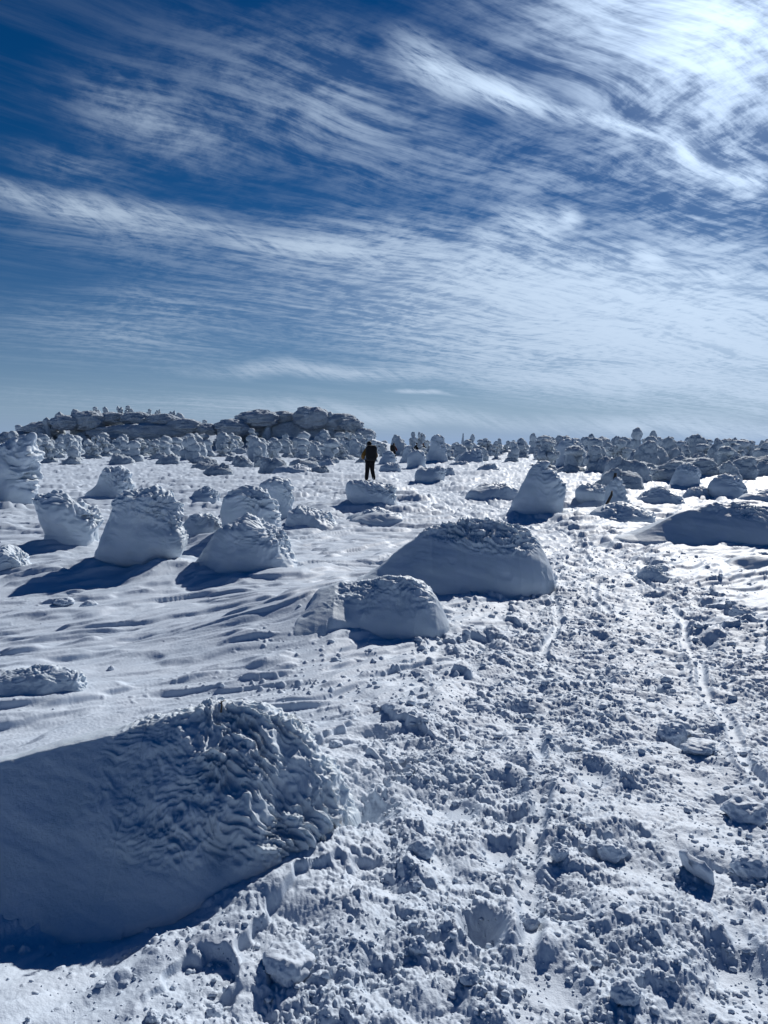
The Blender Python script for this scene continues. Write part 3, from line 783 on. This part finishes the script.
def lumps(n, seed):
    r = np.random.default_rng(seed)
    # area-uniform in log distance so that near ones are as dense on the ground as shows
    y = np.exp(r.uniform(math.log(1.9), math.log(13), n)); x = r.uniform(-.62, .62, n)*y
    T = track_mask(x, y)
    c = np.interp(y, TY, TX); w = np.interp(y, TY, TW)
    side = sst(1.6, .2, np.abs(x-c)-w)
    p = np.clip(T*1.0 + .35*side + .012 + .35*sst(-.8, -.1, x)*sst(4.4, 3.0, y), 0, 1)*(.45+.55*sst(-.2, .3, n2(x*2.2, y*2.2, 71)))
    onm = (x < -.02) & (y > 2.55) & (y < 4.4) & (x > -3.2)
    keep = (r.random(n) < p) & ~onm
    x = x[keep]; y = y[keep]; m = len(x)
    s = (.0038 + .013*r.random(m)**7)*np.clip(y/3.2, .8, 2.0)
    z = ground_z(x, y) + s*.15
    Vb, Fb = I1; Vb = np.array(Vb); k = len(Vb)
    P = Vb[None]*np.stack([s*r.uniform(.8, 1.35, m), s*r.uniform(.8, 1.35, m), s*r.uniform(.6, 1.0, m)], -1)[:, None, :]
    P = P*(1 + .28*r.uniform(-1, 1, (m, k)))[:, :, None]
    a = r.uniform(0, 6.28, m); ca, sa = np.cos(a)[:, None], np.sin(a)[:, None]
    X = P[:, :, 0]*ca - P[:, :, 1]*sa + x[:, None]; Y = P[:, :, 0]*sa + P[:, :, 1]*ca + y[:, None]; Z = P[:, :, 2] + z[:, None]
    V = np.stack([X, Y, Z], -1).reshape(-1, 3)
    T = (np.array(Fb)[None] + (np.arange(m)*k)[:, None, None]).reshape(-1, 3)
    o = link('loose_snow_crumbs', mesh_from('loose_snow_crumbs', V, None, SNOW, True, T))
    tag(o, 'countless small snow crumbs strewn over the trampled path', 'snow crumbs', None, 'stuff')
    print('lumps', m)
lumps(22000, 5)
def chunk(px, py, wpx, hpx, seed, label, asp=1.0, sharp=.0):
    d = gdist(py); x = ray(px, py)[0]*d
    w = wpx/FPX*d*.5; h = hpx/FPX*d*.62
    V, Fc = I4
    V = np.array(V)
    k = 1 + .22*n3(V+seed, 1.5, seed) + .13*n3(V, 3.4, seed+1) + .07*n3(V, 8, seed+2)
    if sharp: V = np.sign(V)*np.abs(V)**(1-sharp)
    V = V*k[:, None]*np.array([w, w*asp, h])
    o = link('snow_chunk', mesh_from('snow_chunk', V, None, SNOW, True, np.array(Fc)), None, (x, d, gz(x, d)+h*.28))
    o.rotation_euler = (0, 0, seed*.7 % 3)
    tag(o, label, 'snow chunk', 'larger snow chunks lying on the ground')
CH = [(308, 728, 24, 12, 'pale snow chunk lying just behind the top right of the near mound'),
      (336, 740, 14, 7, 'small chunk right of the pale one behind the near mound'),
      (287, 944, 48, 32, 'large shaded snow chunk in front of the right foot of the near mound'),
      (421, 842, 26, 16, 'rounded chunk at the left border of the path, beside the foot of the near mound'),
      (480, 696, 30, 12, 'dark elongated chunk at the left border of the path above the boot holes'),
      (700, 736, 34, 12, 'flat pale slab of snow on the right part of the path'),
      (672, 716, 30, 22, 'upright dark chunk just above the flat pale slab'),
      (743, 612, 26, 14, 'dark block on the right border of the path near the right edge'),
      (752, 852, 36, 22, 'big broken block at the right edge, lower part of the path'),
      (745, 795, 40, 24, 'broken slab block at the right edge halfway down the path'),
      (470, 956, 22, 14, 'clod below the deep smooth boot hole'),
      (528, 900, 22, 16, 'clod in the middle foreground of the trampled path'),
      (612, 838, 26, 18, 'clod just left of the standing snow slab'),
      (418, 930, 20, 18, 'single clod left of the deep smooth boot hole'),
      (214, 986, 18, 12, 'small clod on smooth snow below the shadow of the near mound'),
      (152, 1000, 14, 12, 'lowest small clod left of centre near the bottom of the photo'),
      (627, 975, 30, 22, 'large clod at the bottom right of the path'),
      (560, 845, 18, 14, 'medium clod in the middle of the path above the foreground'),
      (89, 606, 16, 8, 'little dark lump on the crust left below the biggest upright column'),
      (64, 604, 20, 8, 'left twin of the lumps below the biggest upright column')]
for i, (px, py, w, h, lab) in enumerate(CH): chunk(px, py, w, h, 500+i*7, lab)
# standing snow slab by the path
def slab(px, py, d, L, T_, H, rz, tilt, seed, label):
    x = ray(px, py)[0]*d
    V, Fc = I4; V = np.array(V); V = np.sign(V)*np.abs(V)**.45
    V = V*np.array([L, T_, H])*.5; V += .012*np.stack([n3(V, 14, seed), n3(V, 14, seed+1), n3(V, 14, seed+2)], -1) + .006*np.stack([n3(V, 45, seed), n3(V, 45, seed+1), n3(V, 45, seed+2)], -1)
    o = link('snow_slab', mesh_from('snow_slab', V, None, SNOW, True, np.array(Fc)), None, (x, d, gz(x, d)+H*.22))
    o.rotation_euler = (math.radians(tilt), 0, math.radians(rz))
    tag(o, label, 'snow slab', None)
slab(697, 884, 2.86, .17, .030, .10, 112, -24, 3, 'flat-sided snow slab standing on edge in the right foreground of the path')
slab(654, 678, 5.2, .30, .05, .12, 70, -15, 6, 'tilted snow slab on the path below the large dark dome on the right')

# ---------------------------------------------------------------- hikers
def skinned(name, verts, edges, radii, mat, parent, root=0, levels=1):
    me = bpy.data.meshes.new(name); me.from_pydata(verts, edges, [])
    o = bpy.data.objects.new(name, me); COL.objects.link(o)
    m = o.modifiers.new('s', 'SKIN')
    for i, rr in enumerate(radii):
        sv = me.skin_vertices[0].data[i]; sv.radius = rr if isinstance(rr, tuple) else (rr, rr); sv.use_root = (i == root)
    s = o.modifiers.new('u', 'SUBSURF'); s.levels = levels; s.render_levels = levels
    dg = bpy.context.evaluated_depsgraph_get(); ev = o.evaluated_get(dg)
    m2 = bpy.data.meshes.new_from_object(ev)
    o.modifiers.clear(); o.data = m2; m2.materials.clear(); m2.materials.append(mat)
    m2.polygons.foreach_set('use_smooth', np.ones(len(m2.polygons), bool))
    if parent: o.parent = parent
    return o
def hiker(px, feet_d, rz, label, jacket, hat, pack_mat, stride=.12, pack=True, seed=0, scale=1.0):
    x = ray(px, 440)[0]*feet_d
    root = empty('person', (x, feet_d, gzb(x, feet_d)-.01), rz)
    tag(root, label, 'person'); root.scale = (scale,)*3
    s = stride
    J = {}
    P = []; E = []; R = []
    def v(n, p, r, frm=None):
        J[n] = len(P); P.append(p); R.append(r)
        if frm is not None: E.append((J[frm], J[n]))
    v('pelvis', (0, 0, .95), (.15, .11))
    v('waist', (0, .01, 1.08), (.14, .10), 'pelvis'); v('chest', (0, .05, 1.30), (.17, .12), 'waist')
    v('neck', (0, .09, 1.47), .06, 'chest'); v('chin', (0, .12, 1.54), .07, 'neck'); v('head', (0, .125, 1.64), (.082, .10), 'chin'); v('crown', (0, .12, 1.70), (.06, .075), 'head')
    for sd, nm in ((-1, 'l'), (1, 'r')):
        f = s*sd
        v('hip'+nm, (.10*sd, 0, .90), .095, 'pelvis'); v('knee'+nm, (.125*sd, .06+f*.6, .50), .065, 'hip'+nm)
        v('calf'+nm, (.175*sd, .0+f, .32), .058, 'knee'+nm); v('ankle'+nm, (.20*sd, -.03+f, .10), .042, 'calf'+nm); v('toe'+nm, (.215*sd, .14+f, .04), .038, 'ankle'+nm)
        v('sh'+nm, (.17*sd, .06, 1.40), .070, 'chest'); v('elb'+nm, (.31*sd, .04, 1.14), .048, 'sh'+nm)
        v('wri'+nm, (.24*sd, .27, 1.04), .030, 'elb'+nm); v('palm'+nm, (.235*sd, .34, 1.04), .036, 'wri'+nm)
        for k in range(4):
            L = (.055, .065, .060, .045)[k]
            dx = (-.030+.020*k)*sd
            a = len(P); v('f%d%s' % (k, nm), (.235*sd-dx, .385, 1.035-.004*k), .010, 'palm'+nm)
            v('g%d%s' % (k, nm), (.235*sd-dx, .385+L*.5, 1.015), .009, 'f%d%s' % (k, nm)); v('h%d%s' % (k, nm), (.235*sd-dx, .385+L*.35, .985), .008, 'g%d%s' % (k, nm))
        v('t1'+nm, (.19*sd, .35, 1.05), .011, 'palm'+nm); v('t2'+nm, (.18*sd, .39, 1.04), .009, 't1'+nm)
    skinned('body', P, E, R, SKIN, root)
    def sub(names, edges, grow, nm, mat, rootn=0):
        idx = {n: i for i, n in enumerate(names)}
        pv = [P[J[n]] for n in names]; rr = []
        for n in names:
            q = R[J[n]]; rr.append(tuple(a+grow for a in q) if isinstance(q, tuple) else q+grow)
        return skinned(nm, pv, [(idx[a], idx[b]) for a, b in edges], rr, mat, root, rootn)
    sub(['pelvis', 'waist', 'chest', 'neck', 'shl', 'elbl', 'wril', 'shr', 'elbr', 'wrir'],
        [('pelvis', 'waist'), ('waist', 'chest'), ('chest', 'neck'), ('chest', 'shl'), ('shl', 'elbl'), ('elbl', 'wril'), ('chest', 'shr'), ('shr', 'elbr'), ('elbr', 'wrir')], .050, 'jacket', jacket)
    sub(['pelvis', 'hipl', 'kneel', 'calfl', 'anklel', 'hipr', 'kneer', 'calfr', 'ankler'],
        [('pelvis', 'hipl'), ('hipl', 'kneel'), ('kneel', 'calfl'), ('calfl', 'anklel'), ('pelvis', 'hipr'), ('hipr', 'kneer'), ('kneer', 'calfr'), ('calfr', 'ankler')], .040, 'trousers', TROU)
    for nm in 'lr':
        a = J['ankle'+nm]; t = J['toe'+nm]
        skinned('boot', [tuple(np.array(P[a])+(0, -.02, .04)), tuple(np.array(P[a])+(0, -.01, -.03)), tuple(np.array(P[t])+(0, 0, .01)), tuple(np.array(P[t])+(0, .05, .005))], [(0, 1), (1, 2), (2, 3)], [.062, .062, .056, .046], BLACKC, root)
    # face: eyes, nose, mouth stay small parts of the head mesh; hood / hat over it
    V, Q = blob(0, .118, 1.68, .105, .125, .115, 900+seed, 18, 24, .04)
    link('hat', mesh_from('hat', V, Q, hat), root)
    V, Q = blob(0, .225, 1.615, .018, .022, .03, 910, 8, 10, .0)
    link('nose', mesh_from('nose', V, Q, SKIN), root)
    for sd in (-1, 1):
        V, Q = blob(.035*sd, .214, 1.64, .013, .010, .009, 911, 8, 10, 0)
        link('eye', mesh_from('eye', V, Q, BLACKC), root)
        V, Q = blob(.088*sd, .12, 1.60, .015, .025, .035, 912, 8, 10, 0)
        link('ear', mesh_from('ear', V, Q, SKIN), root)
    if pack:
        bl = []
        t = np.linspace(-math.pi/2, math.pi/2, 26); th = np.linspace(0, 2*math.pi, 36, endpoint=False)
        pw = lambda a, e: np.sign(a)*np.abs(a)**e
        X = pw(np.cos(t), .4)[:, None]*pw(np.cos(th), .55)[None]*.245
        Y = pw(np.cos(t), .4)[:, None]*pw(np.sin(th), .55)[None]*.135 - .21
        Z = pw(np.sin(t), .5)[:, None]*.34 + 1.27 + 0*th[None]
        V = np.stack([X*(1+.10*(Z-1.25)), Y, Z], -1).reshape(-1, 3)
        V += .012*np.stack([n3(V, 9, 5), n3(V, 9, 6), n3(V, 9, 7)], -1)
        pk = link('backpack', mesh_from('backpack', V, grid_quads(26, 36, True), pack_mat), root)
        V, Q = blob(0, -.20, 1.55, .15, .13, .075, 920, 16, 22, .06)
        link('lid', mesh_from('backpack_lid', V, Q, pack_mat), pk)
        for sd in (-1, 1):
            V, Q, T = tube([(.12*sd, -.10, 1.46), (.13*sd, .03, 1.53), (.12*sd, .17, 1.42), (.12*sd, .20, 1.25), (.15*sd, .08, 1.08), (.16*sd, -.09, 1.02)], [.022]*6, 8)
            link('strap', mesh_from('backpack_strap', V, Q, pack_mat, True, T), pk)
        V, Q, T = tube([(-.15, -.12, .99), (-.19, .02, .985), (-.13, .15, .98), (.13, .15, .98), (.19, .02, .985), (.15, -.12, .99)], [.026]*6, 8)
        link('hip_belt', mesh_from('hip_belt', V, Q, REDC if seed == 0 else pack_mat, True, T), pk)
    return root
hiker(370, 33.5, math.radians(16), 'nearest hiker seen from behind, mustard jacket, dark trousers and big black backpack', JACKET, BLACKC, BLACKC, .10, True, 0, 1.0)
hiker(393.5, 76, math.radians(-20), 'hiker in dark red jacket half hidden behind a rime tree, right of nearest hiker', REDC, BLACKC, BLACKC, .12, True, 1, 1.0)
hiker(417, 100, math.radians(10), 'left one of the two farthest hikers, only head and shoulders in black showing', BLACKC, BLACKC, BLACKC, .1, False, 2, 1.0)
hiker(423, 101, math.radians(-15), 'right one of the two farthest hikers, only head and shoulders in black showing', BLACKC, REDC, BLACKC, .1, False, 3, .98)

# ---------------------------------------------------------------- camera
cam = bpy.data.cameras.new('Camera'); co = bpy.data.objects.new('Camera', cam); COL.objects.link(co)
co.location = (0, 0, EYE); co.rotation_euler = (math.radians(90)-PITCH, 0, 0)
cam.sensor_fit = 'VERTICAL'; cam.sensor_height = 36; cam.lens = 36*FPX/1024
cam.clip_start = .05; cam.clip_end = 20000
S.camera = co

# ---------------------------------------------------------------- sun
sl = bpy.data.lights.new('Sun', 'SUN'); sl.energy = 4.6; sl.angle = math.radians(.55); sl.color = (1.0, .955, .89)
so = bpy.data.objects.new('Sun', sl); COL.objects.link(so)
so.rotation_euler = (math.radians(90)-SUN_EL, 0, math.pi-SUN_AZ)
so.location = (20, 40, 30)

# ---------------------------------------------------------------- sky with cirrus (all by world direction)
w = bpy.data.worlds.new('World'); S.world = w; w.use_nodes = True; w.cycles.sampling_method = 'MANUAL'; w.cycles.sample_map_resolution = 256
nt = w.node_tree; N = nt.nodes; L = nt.links
for n_ in list(N): N.remove(n_)
out = N.new('ShaderNodeOutputWorld'); bg = N.new('ShaderNodeBackground'); L.new(bg.outputs[0], out.inputs[0])
SKY_STR = .10
bg.inputs[1].default_value = SKY_STR
sky = N.new('ShaderNodeTexSky'); sky.sky_type = 'NISHITA'; sky.sun_disc = False
sky.sun_elevation = SUN_EL; sky.sun_rotation = SUN_AZ
sky.altitude = 1800; sky.air_density = 1.0; sky.dust_density = .25; sky.ozone_density = 2.2
def M(op, a, b=None, c=None, clamp=False):
    n = N.new('ShaderNodeMath'); n.operation = op; n.use_clamp = clamp
    for i, q in enumerate((a, b, c)):
        if q is None: continue
        if isinstance(q, (int, float)): n.inputs[i].default_value = q
        else: L.new(q, n.inputs[i])
    return n.outputs[0]
def smap(x, a, b, lo=0., hi=1.):
    n = N.new('ShaderNodeMapRange'); n.interpolation_type = 'SMOOTHSTEP'
    L.new(x, n.inputs[0]); n.inputs[1].default_value = a; n.inputs[2].default_value = b
    n.inputs[3].default_value = lo; n.inputs[4].default_value = hi
    return n.outputs[0]
def vec(x, y, z=0.):
    n = N.new('ShaderNodeCombineXYZ')
    for i, q in enumerate((x, y, z)):
        if isinstance(q, (int, float)): n.inputs[i].default_value = q
        else: L.new(q, n.inputs[i])
    return n.outputs[0]
def noise(v, sc, det=5, rough=.55, dist=0.):
    n = N.new('ShaderNodeTexNoise'); L.new(v, n.inputs['Vector']); n.inputs['Scale'].default_value = sc
    n.inputs['Detail'].default_value = det; n.inputs['Roughness'].default_value = rough; n.inputs['Distortion'].default_value = dist
    return n.outputs['Fac']
tc = N.new('ShaderNodeTexCoord'); sep = N.new('ShaderNodeSeparateXYZ'); L.new(tc.outputs['Generated'], sep.inputs[0])
dx, dy, dz = sep.outputs
zc = M('MAXIMUM', dz, 0.0)
# cloud layer coordinates: the sheet overhead, along and across the wind
den = M('ADD', zc, .07)
u0 = M('DIVIDE', dx, den); v0 = M('DIVIDE', dy, den)
CA, SA = math.sin(math.radians(56)), math.cos(math.radians(56))
uu = M('ADD', M('MULTIPLY', u0, CA), M('MULTIPLY', v0, SA))
vv = M('SUBTRACT', M('MULTIPLY', v0, CA), M('MULTIPLY', u0, SA))
# heading-and-height coordinates for where each bank of cirrus stands
az = M('DIVIDE', dx, M('MAXIMUM', dy, .25)); el = M('DIVIDE', dz, M('MAXIMUM', dy, .25))
wv = vec(az, el, 0)
nz = N.new('ShaderNodeTexNoise'); L.new(wv, nz.inputs['Vector']); nz.inputs['Scale'].default_value = 4.5; nz.inputs['Detail'].default_value = 3
wa = N.new('ShaderNodeVectorMath'); wa.operation = 'MULTIPLY_ADD'
L.new(nz.outputs['Color'], wa.inputs[0]); wa.inputs[1].default_value = (.08, .06, 0)
wb_ = N.new('ShaderNodeVectorMath'); wb_.operation = 'SUBTRACT'; L.new(wv, wb_.inputs[0]); wb_.inputs[1].default_value = (.04, .03, 0)
L.new(wb_.outputs[0], wa.inputs[2])
WARPED = wa.outputs[0]
def seg(x1, y1, x2, y2, w1, w2, amp=1.0):
    """soft elongated bank between two headings; given by its ends and half widths"""
    a, b = ray(x1, y1); c, d = ray(x2, y2)
    hw = (w1+w2)*.5*2.5/FPX; ln = math.hypot(c-a, d-b)*.5*1.25 + hw*.5
    m = N.new('ShaderNodeMapping'); m.vector_type = 'TEXTURE'; L.new(WARPED, m.inputs[0])
    m.inputs[1].default_value = ((a+c)/2, (b+d)/2, 0); m.inputs[2].default_value = (0, 0, math.atan2(d-b, c-a)); m.inputs[3].default_value = (ln, hw, 1)
    g = N.new('ShaderNodeTexGradient'); g.gradient_type = 'QUADRATIC_SPHERE'; L.new(m.outputs[0], g.inputs[0])
    return (g.outputs['Fac'], amp)
def total(lst):
    r = None
    for q in lst:
        if isinstance(q, tuple):
            r = M('MULTIPLY_ADD', q[0], q[1], r if r is not None else 0.0)
        else: r = q if r is None else M('ADD', r, q)
    return r
banks = total([
    seg(60, 85, 240, 160, 20, 34, .75),
    seg(150, 60, 520, 160, 40, 50, .65),
    seg(0, 155, 150, 185, 12, 12, .35),
    seg(380, 165, 680, 195, 22, 26, .35),
    seg(520, 10, 860, 40, 70, 110, 1.4),
    seg(610, 150, 860, 190, 36, 60, .80),
    seg(230, 225, 560, 262, 20, 26, .55),
    seg(600, 225, 840, 250, 20, 36, .55),
    seg(220, 285, 900, 322, 32, 54, 2.0),
    seg(380, 335, 1000, 346, 30, 44, 2.3),
    seg(-40, 322, 300, 340, 16, 30, .55),
    seg(70, 288, 240, 312, 9, 12, .40),
    seg(-60, 215, 400, 262, 20, 24, .40),
    seg(-60, 400, 500, 415, 14, 10, .55),
    seg(560, 385, 1000, 412, 16, 34, 1.0),
])
crisp = total([
    seg(-60, 185, 230, 240, 11, 8, .85), seg(180, 232, 450, 277, 6, 9, 1.0), seg(400, 265, 660, 300, 12, 18, .55),
    seg(395, 48, 470, 88, 16, 15, .75), seg(430, 70, 570, 116, 11, 8, 1.1), seg(545, 110, 690, 136, 5, 6, .8), seg(665, 128, 720, 172, 9, 11, .8), seg(700, 165, 800, 194, 10, 6, .7),
    seg(500, 208, 560, 242, 13, 11, .95), seg(553, 210, 570, 226, 7, 6, .9), seg(470, 236, 510, 250, 8, 8, .55),
    seg(628, 255, 665, 270, 8, 7, 1.0), seg(645, 264, 780, 283, 5, 4, .65),
    seg(170, 367, 480, 373, 3.5, 7, .7), seg(380, 372, 860, 384, 8, 9, .75),
    seg(200, 400, 560, 428, 7, 6, .75), seg(480, 422, 860, 438, 6, 9, .85),
    seg(380, 388, 452, 397, 1.6, 1.4, 1.1),
])
# fibre textures: filaments of the sheet, bent by a slow swirl
sw = N.new('ShaderNodeTexNoise'); L.new(vec(uu, vv, 1), sw.inputs['Vector']); sw.inputs['Scale'].default_value = .9; sw.inputs['Detail'].default_value = 2
sws = N.new('ShaderNodeSeparateXYZ'); L.new(sw.outputs['Color'], sws.inputs[0])
us = M('MULTIPLY_ADD', sws.outputs[0], .7, uu); vs = M('MULTIPLY_ADD', sws.outputs[1], .42, vv)
strk = noise(vec(M('MULTIPLY', us, .30), M('MULTIPLY', vs, 2.2), 0), 1.9, 8, .68)
fine = noise(vec(M('MULTIPLY', us, .9), M('MULTIPLY', vs, 7.5), 3), 3.4, 5, .70)
puff = noise(vec(us, vs, 7), 11.0, 4, .65)
# hooked tufts, combed up and to the left
tuft = noise(vec(M('ADD', M('MULTIPLY', az, 9), M('MULTIPLY', el, 6)), M('SUBTRACT', M('MULTIPLY', el, 26), M('MULTIPLY', az, -13)), 2), 2.6, 6, .68, .5)
tex = total([M('MULTIPLY', strk, .42), M('MULTIPLY', fine, .25), M('MULTIPLY', puff, .33)])
texs = smap(tex, .42, .63)
sheet = total([seg(250, 290, 1000, 315, 26, 40, 1.0), seg(420, 335, 1000, 352, 24, 40, 1.0), seg(520, 380, 1000, 405, 9, 18, .5), seg(620, 0, 860, 30, 60, 70, .5)])
D1 = M('ADD', M('MULTIPLY', banks, M('ADD', M('MULTIPLY', texs, 1.15), .08)), M('MULTIPLY', sheet, M('ADD', M('MULTIPLY', texs, .9), .55)))
tt = smap(total([M('MULTIPLY', tuft, .5), M('MULTIPLY', fine, .3), M('MULTIPLY', puff, .2)]), .38, .62)
D2 = M('MULTIPLY', crisp, M('ADD', M('MULTIPLY', tt, 2.3), .25))
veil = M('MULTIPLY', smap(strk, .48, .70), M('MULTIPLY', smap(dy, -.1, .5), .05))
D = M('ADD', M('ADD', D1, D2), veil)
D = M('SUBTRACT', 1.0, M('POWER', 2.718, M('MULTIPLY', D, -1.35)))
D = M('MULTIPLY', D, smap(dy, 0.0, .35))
# low haze at the horizon
hz = M('MULTIPLY', M('POWER', 2.718, M('MULTIPLY', zc, -12.0)), .97)
# sun direction glow within the clouds (forward scattering)
sd = (math.sin(SUN_AZ)*math.cos(SUN_EL), math.cos(SUN_AZ)*math.cos(SUN_EL), math.sin(SUN_EL))
dot = total([M('MULTIPLY', dx, sd[0]), M('MULTIPLY', dy, sd[1]), M('MULTIPLY', dz, sd[2])])
dotc = M('MAXIMUM', dot, 0)
glow = M('ADD', M('MULTIPLY', M('POWER', dotc, 9.0), .55), M('MULTIPLY', M('POWER', dotc, 40.0), .6))
def mixc(f, a, b):
    n = N.new('ShaderNodeMix'); n.data_type = 'RGBA'
    if isinstance(f, (int, float)): n.inputs[0].default_value = f
    else: L.new(f, n.inputs[0])
    for i, q in ((6, a), (7, b)):
        if isinstance(q, tuple): n.inputs[i].default_value = (*q, 1)
        else: L.new(q, n.inputs[i])
    return n.outputs[2]
def scalec(c, f):
    n = N.new('ShaderNodeVectorMath'); n.operation = 'SCALE'
    if isinstance(c, tuple): n.inputs[0].default_value = c
    else: L.new(c, n.inputs[0])
    if isinstance(f, (int, float)): n.inputs[3].default_value = f
    else: L.new(f, n.inputs[3])
    return n.outputs[0]
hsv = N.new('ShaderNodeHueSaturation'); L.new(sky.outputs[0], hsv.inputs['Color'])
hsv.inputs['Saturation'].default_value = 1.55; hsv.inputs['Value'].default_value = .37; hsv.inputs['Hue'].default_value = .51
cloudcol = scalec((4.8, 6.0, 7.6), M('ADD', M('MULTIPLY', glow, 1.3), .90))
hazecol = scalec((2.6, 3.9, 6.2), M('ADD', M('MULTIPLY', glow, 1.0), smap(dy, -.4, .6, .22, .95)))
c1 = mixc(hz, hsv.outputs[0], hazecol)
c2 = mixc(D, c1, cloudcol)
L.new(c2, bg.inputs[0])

S.view_settings.view_transform = 'Standard'; S.view_settings.look = 'None'
S.view_settings.gamma = 1; S.view_settings.use_curve_mapping = False; S.view_settings.exposure = 0
S.render.engine = 'CYCLES'
S.cycles.max_bounces = 3; S.cycles.diffuse_bounces = 1; S.cycles.glossy_bounces = 2

_seen = {}
for o in S.objects:
    if o.get('label'):
        import re as _re
        nw = len(_re.findall(r"[A-Za-z0-9']+", o['label']))
        if nw > 16: print('LONG', nw, o['label'])
        if not o.name.startswith(('capped', 'lumpy', 'frosted', 'buried', 'round_rime')) or o['category'] == CT:
            if o['label'] in _seen: print('DUP', o['label'])
            _seen[o['label']] = 1
